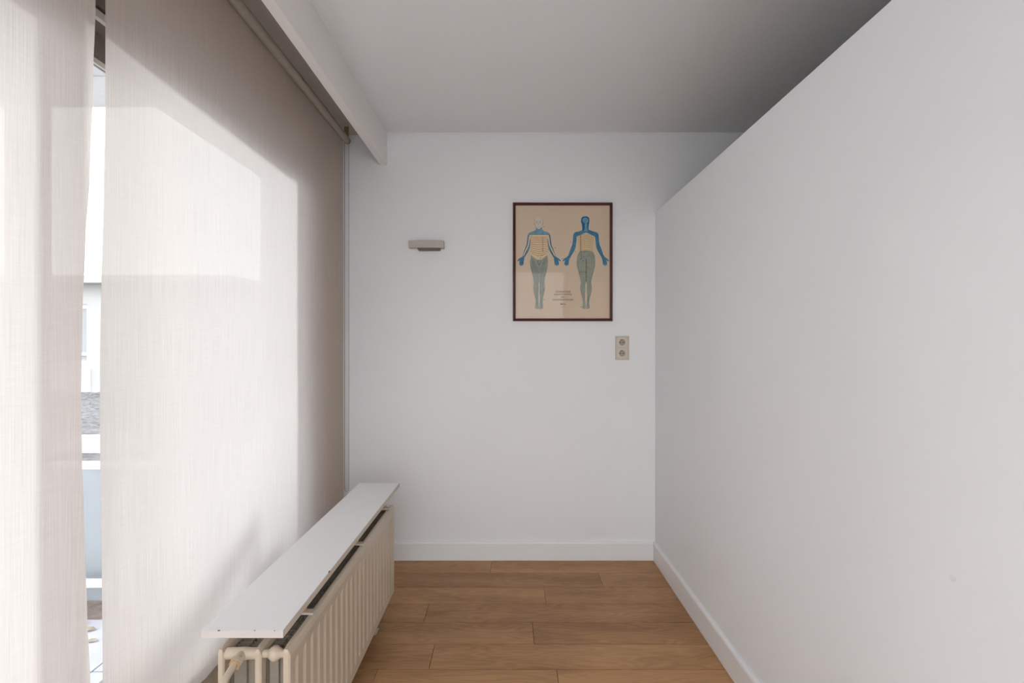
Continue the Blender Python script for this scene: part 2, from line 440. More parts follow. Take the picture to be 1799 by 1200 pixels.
# ------------------------------------------------------------------ roller blinds
XBL = -0.969
def interp(tab, h):
    tab = sorted(tab)
    if h <= tab[0][0]: return tab[0][1]
    for (a, va), (b, vb) in zip(tab, tab[1:]):
        if h <= b:
            t = (h-a)/(b-a); t = t*t*(3-2*t)
            return va + (vb-va)*t
    return tab[-1][1]
edgeA = [(0.25,1.236),(0.535,1.207),(0.698,1.1926),(0.869,1.183),(1.06,1.174),(1.189,1.172),(1.3785,1.178),(1.533,1.189),(1.705,1.207),(1.906,1.2185),(2.112,1.232),(2.5,1.24)]
edgeB = [(0.25,1.252),(0.51,1.2498),(0.78,1.2454),(0.91,1.2403),(1.11,1.2369),(1.315,1.2386),(1.475,1.2437),(1.65,1.2524),(1.9,1.2612),(2.13,1.2647),(2.5,1.268)]
def blind(label, y0, y1, e0=None, e1=None, chain=False, tube=0.020, zc=2.498):
    xc = XBL + tube
    root = thing('roller_blind', (xc, (y0+y1)/2, 0.24), label, 'blind', 'linen roller blinds across the windows')
    NZ, NY = 60, 48
    bm = bmesh.new()
    zb, zt = 0.245, zc
    grid = []
    ph = y0 * 3.7
    for i in range(NZ+1):
        z = zb + (zt-zb)*i/NZ
        a = interp(e0, z) if e0 else y0
        b = interp(e1, z) if e1 else y1
        fall = min(1.0, (zt - z)/0.6)
        rowv = []
        for j in range(NY+1):
            u = j/NY
            # a few denser columns at the edges for the curl
            u = 0.5 - 0.5*math.cos(math.pi*u) if True else u
            y = a + (b-a)*u
            dx = fall*(0.0022*math.sin(y*9.0+ph) + 0.0014*math.sin(y*23+z*1.7) + 0.0012*math.sin(z*5.0+y*4))
            cu = 0.0
            if e1: cu += math.exp(-((1-u)*(b-a)/0.035)) * (b - 1.24) * -0.28
            if e0: cu += math.exp(-(u*(b-a)/0.035)) * (1.268 - a) * 0.4
            rowv.append(bm.verts.new((XBL + dx + cu, y, z)))
        grid.append(rowv)
    for i in range(NZ):
        for j in range(NY):
            bm.faces.new((grid[i][j], grid[i][j+1], grid[i+1][j+1], grid[i+1][j]))
    obj('fabric', bm, M['fabric'], root, smooth=True)
    bm = bmesh.new(); bm_tube(bm, [(xc, y0+0.004, zc), (xc, y1, zc)], tube, 24)
    obj('roller_tube', bm, M['roller'], root, smooth=True)
    box('hem_bar', M['roller'], (XBL-0.004, XBL+0.004, (interp(e0,.25) if e0 else y0)+0.004, (interp(e1,.25) if e1 else y1)-0.004, 0.225, 0.25), root, bev=0.002)
    for yy in (y0+0.001, y1+0.003):
        bm = bmesh.new()
        bm_box(bm, xc-0.013, xc+0.013, yy-0.0015, yy+0.0015, zc-0.02, CEIL-0.0125)
        obj('bracket', bm, M['bracket'], root)
    if chain:
        bm = bmesh.new()
        yc = y1 + 0.014
        bm_tube(bm, [(xc, yc-0.008, zc), (xc, yc+0.008, zc)], 0.019, 20)
        obj('chain_wheel', bm, M['bracket'], root, smooth=True)
        # bead chain loop: one bead = an octahedron, joined along the cord
        bm = bmesh.new()
        xl, xr, zl = xc-0.0150, xc+0.0100, 0.46
        r = 0.0022
        path = []
        z = zc
        while z > zl: path.append((xl, z)); z -= 0.0062
        for k in range(7):
            a = math.pi + math.pi*k/6
            path.append(((xl+xr)/2 + (xr-xl)/2*math.cos(a), zl + (xr-xl)/2*math.sin(a)))
        z = zl
        while z < zc: path.append((xr, z)); z += 0.0062
        for (px, pz) in path:
            v = [bm.verts.new((px+a*r, yc+b*r, pz+c*r)) for a, b, c in ((1,0,0),(0,1,0),(-1,0,0),(0,-1,0),(0,0,1.25),(0,0,-1.25))]
            for k in range(4):
                bm.faces.new((v[k], v[(k+1) % 4], v[4])); bm.faces.new((v[(k+1) % 4], v[k], v[5]))
        obj('bead_chain', bm, M['chain'], root, kind='stuff')
        bm = bmesh.new()
        bm_tube(bm, [(px, yc, pz) for px, pz in path[::8] if True], 0.0007, 5)
        obj('chain_cord', bm, M['chain'], root)
    return root
blind('wide beige linen roller blind hanging behind the radiator, bead chain at its far edge', 1.268, 3.075, e0=edgeB, chain=True)
blind('linen roller blind at the left edge of the view with a curled right edge', -0.62, 1.242, e1=edgeA)

# ------------------------------------------------------------------ radiator
RY0, RY1, RT, RB = 1.352, 2.58, 0.528, 0.10
rad = thing('radiator', (-0.655, (RY0+RY1)/2, 0.0), 'cream enamelled triple panel radiator with fluted front standing below the white shelf', 'radiator')
def panel(x0, x1):
    """pressed-steel panel: fluted on the room side (x1), flat behind"""
    pitch = 0.0535; n = 22
    ys = [RY0, RY0+0.004]; ds = [0.004, 0.0]
    s = (RY0+RY1)/2 - pitch*n/2
    ys += [s-0.002]; ds += [0]
    for k in range(n):
        a = s + k*pitch
        ys += [a+0.002, a+0.010, a+0.020, a+0.028, a+0.050]; ds += [0.0, 1.0, 1.0, 0.0, 0.0]
    ys += [RY1-0.004, RY1]; ds += [0.0, 0.004]
    rows = [(RB, 0, 0.004), (RB+0.004, 0, 0), (RB+0.030, 0, 0), (RB+0.045, 1, 0), (RT-0.060, 1, 0), (RT-0.042, 0, 0),
            (RT-0.022, 0, 0.0), (RT-0.010, 0, 0.003), (RT-0.003, 0, 0.007), (RT, 0, 0.0125)]
    bm = bmesh.new(); G = []; B = []
    for (z, mk, back) in rows:
        g = []; bb = []
        for y, dd in zip(ys, ds):
            edge = dd if y in (RY0, RY1) else 0.0
            groove = 0.0055*dd*mk if y not in (RY0, RY1) else 0.0
            zz = z
            # rounded top corners
            if z > RT-0.03:
                for ye, sg in ((RY0, 1), (RY1, -1)):
                    t = (y-ye)*sg
                    if t < 0.012: zz = min(z, RT - 0.012 + math.sqrt(max(0, 0.012**2-(0.012-t)**2)) - 0.0*t) if z > RT-0.012 else z
            g.append(bm.verts.new((x1-max(back, edge)-groove, y, zz)))
            bb.append(bm.verts.new((x0, y, zz)))
        G.append(g); B.append(bb)
    nz, ny = len(rows), len(ys)
    for i in range(nz-1):
        for j in range(ny-1):
            bm.faces.new((G[i][j], G[i][j+1], G[i+1][j+1], G[i+1][j]))
            bm.faces.new((B[i][j], B[i+1][j], B[i+1][j+1], B[i][j+1]))
    for j in range(ny-1):
        bm.faces.new((G[0][j], B[0][j], B[0][j+1], G[0][j+1]))
        bm.faces.new((G[-1][j], G[-1][j+1], B[-1][j+1], B[-1][j]))
    for i in range(nz-1):
        bm.faces.new((G[i][0], G[i+1][0], B[i+1][0], B[i][0]))
        bm.faces.new((G[i][-1], B[i][-1], B[i+1][-1], G[i+1][-1]))
    return obj('panel', bm, M['radiator'], rad, smooth=False)
for x0, x1 in ((-0.746, -0.731), (-0.651, -0.636), (-0.579, -0.562)):
    panel(x0, x1)
# convector fins: folded sheet between the panels
for x0, x1 in ((-0.728, -0.693), (-0.690, -0.654), (-0.634, -0.608), (-0.606, -0.5815)):
    bm = bmesh.new()
    y = RY0+0.035; pts = []
    while y < RY1-0.04:
        pts += [(x0, y), (x0, y+0.011), (x1, y+0.014), (x1, y+0.026)]; y += 0.0285
    lo = [bm.verts.new((p[0], p[1], RB+0.05)) for p in pts]; hi = [bm.verts.new((p[0], p[1], RT-0.022)) for p in pts]
    for k in range(len(pts)-1): bm.faces.new((lo[k], lo[k+1], hi[k+1], hi[k]))
    obj('convector_fin', bm, M['fin'], rad)
# headers between the panels, top and bottom, both ends
for yy in (RY0+0.018, RY1-0.018):
    for zz in (RT-0.021, RB+0.03):
        for x0, x1, xb, rt, rb_ in ((-0.733, -0.650, -0.690, 0.0145, 0.0155), (-0.637, -0.577, -0.6075, 0.0105, 0.0195)):
            bm = bmesh.new()
            xs = [x0, xb-0.024, xb-0.016, xb-0.008, xb, xb+0.008, xb+0.016, xb+0.024, x1]
            rs = [rt + (rb_-rt)*q for q in (0, 0, 0.45, 0.88, 1, 0.88, 0.45, 0, 0)]
            xs = [x0] + [xb + k_*0.0056 for k_ in range(-3, 4)] + [x1]
            bm_tube(bm, [(x, yy, zz) for x in xs], rs, 20)
            obj('header_tube', bm, M['radiator'], rad, smooth=True)
# supply pipe with union nut
yy = RY0+0.018; zz = RT-0.021
bm = bmesh.new()
bm_tube(bm, [(-0.690, yy-0.008, zz), (-0.690, yy-0.036, zz-0.001)], 0.0125, 16)
obj('pipe_stub', bm, M['radiator'], rad, smooth=True)
bm = bmesh.new()
bm_tube(bm, [(-0.690, yy-0.030, zz-0.001), (-0.690, yy-0.044, zz-0.003)], 0.0155, 6)
obj('union_nut', bm, M['radiator'], rad)
bm = bmesh.new()
bm_tube(bm, [(-0.690, yy-0.0435, zz-0.003), (-0.690, yy-0.0455, zz-0.0033)], 0.0135, 14)
obj('sealing_ring', bm, M['rawwood'], rad)
bm = bmesh.new()
path = [(-0.690, yy-0.040, zz-0.002), (-0.690, yy-0.060, zz-0.005), (-0.690, yy-0.078, zz-0.010)]
for k in range(1, 9):
    a = math.pi/2*k/8
    path.append((-0.690, yy-0.078-0.030*math.sin(a), zz-0.010-0.030*(1-math.cos(a))))
path += [(-0.690, yy-0.108, 0.2), (-0.690, yy-0.108, 0.0)]
bm_tube(bm, path, 0.0088, 14)
obj('supply_pipe', bm, M['radiator'], rad, smooth=True)
bm = bmesh.new()
bm_tube(bm, [(-0.670, RY0+0.010, RB+0.03), (-0.670, RY0-0.030, RB+0.03), (-0.670, RY0-0.045, RB+0.022), (-0.670, RY0-0.05, RB+0.005), (-0.670, RY0-0.05, 0.0)], 0.0088, 12)
obj('return_pipe', bm, M['radiator'], rad, smooth=True)
for y in (RY0+0.18, RY1-0.18):
    boxes('floor_foot', M['radiator'], [(-0.665, -0.640, y-0.02, y+0.02, 0.006, RB+0.02), (-0.72, -0.60, y-0.025, y+0.025, 0.0, 0.006)], rad)

# ------------------------------------------------------------------ shelf above the radiator
shf = thing('radiator_shelf', (-0.643, 1.946, RT), 'long white laminate shelf board resting on wooden feet above the radiator', 'shelf')
SX0, SX1, SY0, SY1, SZ0, SZ1 = -0.743, -0.545, 1.272, 2.62, 0.6015, 0.6195
box('board', M['shelf'], (SX0, SX1-0.0012, SY0+0.0012, SY1, SZ0, SZ1), shf, bev=0.0006)
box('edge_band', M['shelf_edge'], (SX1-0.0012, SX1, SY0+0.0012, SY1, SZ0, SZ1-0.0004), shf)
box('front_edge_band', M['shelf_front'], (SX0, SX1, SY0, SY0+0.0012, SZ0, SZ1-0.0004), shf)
for x, w in ((-0.700, 0.006), (-0.6135, 0.0025), (-0.566, 0.0018)):
    box('chip', M['chip'], (x-w/2, x+w/2, SY0-0.0003, SY0+0.0022, SZ1-0.0016, SZ1+0.0002), shf)
box('chip', M['chip'], (SX1-0.003, SX1+0.0003, 1.595, 1.607, SZ1-0.002, SZ1+0.0002), shf)
box('batten', M['shelf_edge'], (-0.726, -0.709, SY0+0.018, SY1-0.02, SZ0-0.0085, SZ0), shf)
for y in (1.535, 2.06, 2.50):
    box('support_bar', M['shelf_edge'], (-0.744, -0.566, y-0.012, y+0.012, RT, RT+0.006), shf)
    for x in (-0.700, -0.600):
        bm = bmesh.new(); bm_tube(bm, [(x, y, RT+0.006), (x, y, SZ0)], 0.011, 16)
        obj('foot', bm, M['rawwood'], shf, smooth=True)

# ------------------------------------------------------------------ wall lamp
lampo = thing('wall_lamp', (-0.50, D, 1.88), 'small grey box wall lamp on the back wall left of the picture', 'lamp')
lx0, lx1, lz0, lz1, ld = -0.6015, -0.3935, 1.883, 1.9245, 0.055
t = 0.0025
boxes('housing', M['lampgrey'], [
    (lx0, lx1, D-ld, D-ld+t, lz0+0.001, lz1), (lx0, lx0+t, D-ld+t, D, lz0+0.001, lz1), (lx1-t, lx1, D-ld+t, D, lz0+0.001, lz1),
    (lx0, lx1, D-t, D, lz0+0.001, lz1), (lx0, lx1, D-ld, D, lz0, lz0+t)], lampo, bev=0.0006)
bm = bmesh.new()
bm_prism(bm, [(-0.552, lz0), (-0.414, lz0), (-0.420, lz0-0.012), (-0.546, lz0-0.012)], 'y', D-0.040, D)
obj('mounting_base', bm, M['lampdark'], lampo)
bm = bmesh.new(); bm_tube(bm, [(-0.56, D-0.028, 1.905), (-0.435, D-0.028, 1.905)], 0.006, 12)
obj('lamp_tube', bm, M['bulb'], lampo, smooth=True)

# ------------------------------------------------------------------ sockets
sk = thing('wall_socket', (0.6825, D, 1.285), 'cream double power socket on the back wall below the picture', 'socket')
sx0, sx1, sz0, sz1 = 0.641, 0.724, 1.212, 1.357
box('plate', M['socket'], (sx0, sx1, D-0.009, D, sz0, sz1), sk, bev=0.0025)
for zc in (1.3185, 1.2525):
    xc = 0.6805
    # square insert with a round well
    n = 32; bm = bmesh.new(); h = 0.030; yf = D-0.0125; yb = D-0.0095; R = 0.0195
    sq = []; ci = []; cb = []
    for k in range(n):
        a = 2*math.pi*(k+0.5)/n; c, s_ = math.cos(a), math.sin(a); m_ = max(abs(c), abs(s_))
        sq.append((xc+h*c/m_, zc+h*s_/m_)); ci.append((xc+R*c, zc+R*s_))
    vs_f = [bm.verts.new((p[0], yf, p[1])) for p in sq]; vs_s = [bm.verts.new((p[0], yb, p[1])) for p in sq]
    vc_f = [bm.verts.new((p[0], yf, p[1])) for p in ci]; vc_b = [bm.verts.new((p[0], yb, p[1])) for p in ci]
    for k in range(n):
        j = (k+1) % n
        bm.faces.new((vs_f[k], vs_f[j], vc_f[j], vc_f[k])); bm.faces.new((vs_s[k], vs_s[j], vs_f[j], vs_f[k]))
        bm.faces.new((vc_f[k], vc_f[j], vc_b[j], vc_b[k]))
    ins = obj('socket_insert', bm, M['socketface'], sk)
    bm = bmesh.new(); bm_tube(bm, [(xc, D-0.0098, zc), (xc, D-0.0092, zc)], R-0.0002, 32)
    obj('well', bm, M['socketwell'], ins)
    for dx in (-0.0115, 0.0065):
        bm = bmesh.new(); bm_tube(bm, [(xc+dx, D-0.0101, zc), (xc+dx, D-0.0098, zc)], 0.0032, 14)
        obj('hole', bm, M['black'], ins)
    bm = bmesh.new(); bm_tube(bm, [(xc-0.003, D-0.019, zc+0.0105), (xc-0.003, D-0.0098, zc+0.0105)], 0.0026, 12)
    obj('earth_pin', bm, M['pin'], ins, smooth=True)
    bm = bmesh.new()
    bm_tube(bm, [(xc-0.003, D-0.0101, zc+0.0125), (xc-0.003, D-0.0098, zc+0.0125)], 0.0045, 14)
    obj('pin_recess', bm, M['black'], ins)

# ------------------------------------------------------------------ framed chart
pic = thing('framed_picture', (0.322, D, 1.445), 'dark red framed chart of two blue and grey human figures on the back wall', 'picture')
fx0, fx1, fz0, fz1 = 0.0205, 0.6225, 1.4465, 2.1625
fw = 0.0165
prof = [(0, 0.0), (0, 0.014), (0.0025, 0.0185), (0.0065, 0.0205), (0.0115, 0.017), (0.0135, 0.0125), (fw, 0.011), (fw, 0.0)]
def frame_side(p, q, inx, inz):
    """mitred moulding from corner p to corner q; in* = inward direction signs"""
    bm = bmesh.new(); A = []; B = []
    for (u, v) in prof:
        A.append(bm.verts.new((p[0]+u*inx[0], D-v, p[1]+u*inz[0]))); B.append(bm.verts.new((q[0]+u*inx[1], D-v, q[1]+u*inz[1])))
    n = len(prof)
    for k in range(n): bm.faces.new((A[k], B[k], B[(k+1) % n], A[(k+1) % n]))
    bm.faces.new(A); bm.faces.new(list(reversed(B)))
    obj('frame_moulding', bm, M['mahogany'], pic)
frame_side((fx0, fz0), (fx1, fz0), (1, -1), (1, 1))
frame_side((fx0, fz1), (fx1, fz1), (1, -1), (-1, -1))
frame_side((fx0, fz0), (fx0, fz1), (1, 1), (1, -1))
frame_side((fx1, fz0), (fx1, fz1), (-1, -1), (1, -1))
paper = box('paper', M['paper'], (fx0+fw-0.003, fx1-fw+0.003, D-0.004, D-0.001, fz0+fw-0.003, fz1-fw+0.003), pic)
box('picture_glass', M['picglass'], (fx0+fw-0.002, fx1-fw+0.002, D-0.0098, D-0.0082, fz0+fw-0.002, fz1-fw+0.002), pic)

# print: flat ink shapes on the paper, in chart units (5 units = 1 px of a 220x240 drawing)
YP = D - 0.004
def cw(cx, cy):
    k = (D-0.004)/928.0
    return ((880 + cx/5.0 - 895)*k, CAMH - (340 + cy/5.0 - 604)*k)
LAY = [0]
def ink(name, polys, m, layer):
    y = YP - 0.00012*layer
    if len(polys) == 2:                    # a left and a right piece: two parts
        ink(name, polys[:1], m, layer); return ink(name, polys[1:], m, layer)
    bm = bmesh.new()
    for poly in polys:
        vs = [bm.verts.new((cw(*p)[0], y, cw(*p)[1])) for p in poly]
        es = [bm.edges.new((vs[i], vs[(i+1) % len(vs)])) for i in range(len(vs))]
        bmesh.ops.triangle_fill(bm, use_beauty=True, edges=es)
    o_ = obj(name, bm, m, paper)
    if len(polys) > 1: o_['kind'] = 'stuff'
    return o_
def stroke(pts, w):
    """polyline -> thin quads"""
    out_ = []
    for a, b in zip(pts, pts[1:]):
        dx, dy = b[0]-a[0], b[1]-a[1]; L = math.hypot(dx, dy) or 1
        nx, ny = -dy/L*w/2, dx/L*w/2
        out_.append([(a[0]+nx, a[1]+ny), (b[0]+nx, b[1]+ny), (b[0]-nx, b[1]-ny), (a[0]-nx, a[1]-ny)])
    return out_
def smooth_poly(p, it=2):
    for _ in range(it):
        q = []
        for i in range(len(p)):
            a, b = p[i], p[(i+1) % len(p)]
            q += [(a[0]*.75+b[0]*.25, a[1]*.75+b[1]*.25), (a[0]*.25+b[0]*.75, a[1]*.25+b[1]*.75)]
        p = q
    return p
def mir(p, c): return [(2*c-x, y) for x, y in reversed(p)]
def spline(pts, n=6):
    o_ = []
    P = [pts[0]] + list(pts) + [pts[-1]]
    for i in range(1, len(P)-2):
        for k in range(n):
            t_ = k/n
            o_.append(tuple(0.5*((2*P[i][j]) + (-P[i-1][j]+P[i+1][j])*t_ + (2*P[i-1][j]-5*P[i][j]+4*P[i+1][j]-P[i+2][j])*t_**2
                                 + (-P[i-1][j]+3*P[i][j]-3*P[i+1][j]+P[i+2][j])*t_**3) for j in (0, 1)))
    o_.append(pts[-1]); return o_

# --- front figure, axis x = 335
c1 = 335
arm = [(300,338),(262,340),(243,349),(235,368),(231,405),(226,450),(212,482),(203,505),(195,535),(186,556),(206,566),
       (226,532),(244,500),(254,468),(259,430),(263,392),(268,366),(300,366)]
ink('arm_print', [smooth_poly(arm), smooth_poly(mir(arm, c1))], M['ink_blue'], 1)
yoke = [(308,300),(306,318),(292,329),(262,338),(243,350),(238,368),(432,368),(427,350),(408,338),(378,329),(363,318),(361,300)]
ink('shoulder_print', [yoke], M['ink_blue_light'], 2)
hand = [(186,555),(176,562),(160,571),(143,590),(145,597),(155,594),(167,587),(162,603),(160,616),(166,632),(171,633),(173,620),(175,637),(181,638),(184,622),(186,634),(191,633),(193,620),(195,629),(199,620),(200,600),(207,566)]
ink('hand_print', [hand, mir(hand, c1)], M['ink_blue'], 3)
torso = [(248,364),(422,364),(413,382),(410,420),(408,470),(404,505),(402,540),(378,562),(352,582),(318,582),(292,562),(268,540),(264,505),(262,470),(260,420),(257,382)]
ink('torso_print', [torso], M['ink_tan'], 4)
strip = [(248,366),(262,367),(253,410),(248,452),(232,488),(214,524),(198,552),(192,549),(206,515),(220,486),(236,452),(242,405)]
ink('arm_band_print', [smooth_poly(strip, 1), smooth_poly(mir(strip, c1), 1)], M['ink_tan'], 4)
leg = [(266,540),(292,562),(318,583),(335,590),(335,700),(335,765),(329,790),(331,840),(329,880),(328,930),(331,975),(333,1014),(318,1017),(303,1010),(297,995),(303,970),(305,940),(298,900),(288,860),(284,825),(288,800),(290,780),(284,740),(272,690),(261,640),(257,590)]
ink('leg_print', [leg, mir(leg, c1+0.7)], M['ink_grey'], 3)
brief = [(316,583),(354,583),(352,606),(335,640),(318,606)]
ink('hip_print', [brief], M['ink_gline'], 4)
ink('hip_detail_print', [smooth_poly([(322,586),(349,586),(346,602),(335,620),(325,602)])], M['ink_grey'], 5)
head = smooth_poly([(297,232),(300,212),(320,203),(345,203),(364,213),(367,236),(365,262),(360,285),(350,303),(335,313),(321,308),(307,291),(299,265)])
ink('face_print', [head], M['ink_skin'], 3)
fl = []
for ex in (316, 346):
    fl += [smooth_poly([(ex-9,256),(ex,251),(ex+9,256),(ex,260)])]
    fl += stroke(spline([(ex-11,248),(ex,243),(ex+11,247)], 3), 2.2)
fl += stroke([(331,258),(327,276),(333,279)], 2) + stroke(spline([(319,291),(331,294),(343,291)], 3), 2.4)
fl += stroke(spline([(297,222),(296,250),(300,268),(306,292),(322,310)], 3), 2.2) + stroke(spline([(366,222),(368,250),(365,268),(358,293),(342,310)], 3), 2.2)
fl += stroke([(295,252),(291,262),(296,276)], 2) + stroke([(368,252),(372,262),(367,276)], 2)
ink('face_line_print', fl, M['ink_gline'], 5)
ink('jaw_print', [smooth_poly([(306,292),(310,314),(322,322),(345,322),(358,312),(362,292),(350,306),(335,315),(320,308)])], M['ink_blue_light'], 4)
ln = []
for k in range(10):
    y = 384 + k*16.0
    sag = (0 if k < 4 else (k-3)*3.2)
    x0 = 262 + max(0, k-8)*9; x1 = 408 - max(0, k-8)*9
    ln += stroke(spline([(x0, y-(4 if k > 3 else 0)), (300, y+sag*0.6), (335, y+sag), (370, y+sag*0.6), (x1, y-(4 if k > 3 else 0))], 3), 3.6)
ln += stroke(spline([(248,366),(242,405),(236,452),(220,486),(206,515),(192,551)], 3), 1.6)
ln += stroke(spline([(262,380),(259,430),(254,468),(244,500),(226,532)], 3), 1.6)
ln += stroke(spline([(422,366),(428,405),(434,452),(450,486),(464,515),(478,551)], 3), 1.6)
ink('rib_line_print', ln, M['ink_line'], 6)
ln = []
for s in (1, -1):
    F = lambda pts: [(c1 + s*(x-c1), y) for x, y in pts]
    for k in range(5):
        o_ = k*15
        ln += stroke(spline(F([(262+k*3, 552+o_*1.1), (285+k*2, 585+o_*1.2), (312, 632+o_*1.5), (330, 668+o_*1.7)]), 4), 3.0)
    ln += stroke(spline(F([(262,620),(280,690),(298,750),(304,800),(300,860),(312,930),(314,985)]), 4), 3.0)
    ln += stroke(spline(F([(275,640),(297,710),(314,770),(316,830),(316,900),(321,990)]), 4), 3.0)
    ln += stroke(spline(F([(326,700),(326,780),(328,850),(325,930)]), 4), 1.7)
    ln += stroke(spline(F(leg[16:]), 2), 2.4) + stroke(spline(F(leg[5:12]), 2), 2.0)
ln += stroke([(335,606),(335,700)], 2)
ink('leg_line_print', ln, M['ink_gline'], 6)
dots = []
def dot(x, y, w=7, h=5): dots.append([(x-w/2, y-h/2), (x+w/2, y-h/2), (x+w/2, y+h/2), (x-w/2, y+h/2)])
for k in range(10): dot(367 + (k % 2)*1.5, 386+k*13.5, 8, 5)
for x, y in ((362,545),(347,566),(375,291),(478,478),(418,492),(380,716),(376,845),(349,870),(376,932),(353,996),(348,1029),(333,595),(375,608),(335,694)): dot(x, y)

# --- back figure, axis x = 747
c2 = 747
bhead = smooth_poly([(703,235),(708,212),(725,201),(748,200),(768,205),(777,222),(778,245),(773,268),(770,292),(768,316),(782,328),(712,328),(716,312),(713,290),(711,268),(705,254)])
ink('back_head_print', [bhead], M['ink_deep'], 3)
ink('scalp_print', [smooth_poly([(716,222),(735,212),(760,213),(770,228),(768,250),(755,262),(730,262),(718,248)]), smooth_poly([(735,262),(758,262),(757,300),(770,335),(724,335),(738,300)])], M['ink_blue_light'], 4)
barm = [(747,318),(712,322),(684,333),(652,340),(639,352),(634,376),(632,410),(627,450),(612,485),(603,512),(594,540),(580,557),(606,571),
        (624,538),(644,504),(656,474),(661,438),(665,400),(668,380),(747,346)]
ink('back_arm_print', [barm, mir(barm, c2)], M['ink_blue'], 1)
bhand = [(x+404-7, y) for x, y in hand]
bhand = [(x, y) for x, y in bhand]
ink('back_hand_print', [bhand, mir(bhand, c2-2)], M['ink_blue'], 2)
btorso = [(664,381),(700,364),(747,343),(794,362),(823,379),(820,430),(812,470),(810,516),(747,500),(683,518),(680,470),(672,430)]
ink('back_torso_print', [btorso], M['ink_tan'], 4)
bleg = [(672,545),(684,517),(715,504),(748,498),(748,600),(748,700),(748,775),(741,800),(743,850),(740,905),(741,950),(746,985),(746,1012),(735,1013),(719,1007),(716,998),(722,970),(721,940),(709,895),(699,850),(698,820),(704,785),(700,745),(684,690),(670,640),(667,590)]
ink('back_leg_print', [bleg, mir(bleg, c2+1.2)], M['ink_grey'], 5)
ln = []
for k in range(13):
    y = 372 + k*11.6
    x0 = 668 + min(14, max(0, k-1)*1.6); x1 = 819 - min(10, max(0, k-1)*1.2)
    pk = 14 if k < 11 else 10
    ln += stroke(spline([(x0, y), (700, y-5), (724, y-pk*0.75), (747, y-pk), (770, y-pk*0.75), (795, y-5), (x1, y)], 3), 3.4)
ink('back_rib_line_print', ln, M['ink_line'], 6)
ln = []
for k in range(4):
    ln += stroke(spline([(674+k*5, 540+k*12), (700, 520+k*13), (747, 510+k*14), (795, 520+k*13), (822-k*5, 542+k*12)], 4), 1.8)
for s in (1, -1):
    F = lambda pts: [(c2 + s*(x-c2), y) for x, y in pts]
    ln += stroke(spline(F(bleg[13:]), 2), 2.4)
    ln += stroke(spline(F([(680,590),(690,680),(714,760),(714,850),(728,940),(730,1000)]), 4), 1.9)
    ln += stroke(spline(F([(700,590),(708,680),(722,760),(724,850),(733,940)]), 4), 1.9)
    ln += stroke(spline(F([(722,585),(726,680),(734,760),(735,850)]), 4), 1.7)
    ln += stroke(spline(F([(672,600),(676,660),(690,720),(705,780)]), 4), 1.7)
    ln += stroke(spline(F([(690,590),(705,572),(730,565),(747,580)]), 4), 1.7)
ink('back_leg_line_print', ln, M['ink_gline'], 7)
ln = []
for k in range(14): ln += [[(746, 577+k*14), (751, 577+k*14), (750+(k % 3), 586+k*14), (745, 586+k*14)]]
ln += stroke([(748,575),(749,775)], 2)
for k in range(13): dot(700 + (k % 2), 372+k*11.5, 5, 6)
ln += stroke([(701,345),(703,520),(708,580)], 1.6)
ink('spine_print', ln, M['ink_dark'], 8)
for x, y in ((613,426),(653,510),(545,572),(728,551),(701,578),(722,590),(707,688),(728,688),(742,688),(705,997),(690,345)): dot(x, y)
ink('number_print', dots, M['ink_dark'], 8)

# --- script lettering under the figures (slanted hand)
def lettering(txt, cx, cy, width, height, m, bold=0.0, slant=0.35):
    cu = bpy.data.curves.new('lettering', 'FONT')
    cu.body = txt; cu.align_x = 'CENTER'; cu.align_y = 'CENTER'; cu.size = 1.0; cu.shear = slant; cu.offset = bold; cu.resolution_u = 3
    to = bpy.data.objects.new('lettering_source', cu); C.objects.link(to)
    dg = bpy.context.evaluated_depsgraph_get()
    me = bpy.data.meshes.new_from_object(to.evaluated_get(dg))
    bpy.data.objects.remove(to)
    xs = [v.co.x for v in me.vertices]; ys_ = [v.co.y for v in me.vertices]
    k = (D-0.004)/928.0
    sx = width/5*k/(max(xs)-min(xs)); sz = height/5*k/(max(ys_)-min(ys_))
    ox, oz = cw(cx, cy); mx_ = (max(xs)+min(xs))/2; my_ = (max(ys_)+min(ys_))/2
    for v in me.vertices:
        x, y = v.co.x, v.co.y
        v.co = (ox+(x-mx_)*sx, YP-0.0006, oz+(y-my_)*sz)
    me.materials.clear(); me.materials.append(m)
    o_ = bpy.data.objects.new('lettering', me); C.objects.link(o_)
    o_.parent = paper
    return o_
lettering('Sumoured leads', 546, 860, 132, 22, M['ink_text'])
lettering('segmental matching', 544, 886, 158, 21, M['ink_text'])
lettering('syn', 544, 911, 34, 13, M['ink_text'])
lettering('autonoyfunel therapie', 543, 933, 184, 24, M['ink_text'])
lettering('Monge', 544, 973, 46, 15, M['ink_dark'], bold=0.02)
ink('rule_print', stroke([(522,996),(566,996)], 1.5) + stroke([(530,962),(560,962)], 1.2), M['ink_line'], 5)
ink('sticker_print', [smooth_poly([(159,1030),(166,1029),(169,1036),(164,1042),(158,1038)])], M['ink_tan'], 5)

# ------------------------------------------------------------------ outside
terr = box('floor_terrace', M['terrbase'], (-5.2, XW-0.21, YB-0.155, 2.52, -0.16, -0.03), **st)
ty = 2.515
while ty - 0.395 > YB-0.15:
    tx = XW - 0.215
    while tx > -3.6:
        box('tile', M['terrtile'], (tx-0.395, tx, ty-0.395, ty, -0.03, -0.003), terr, bev=0.002)
        tx -= 0.402
    ty -= 0.402
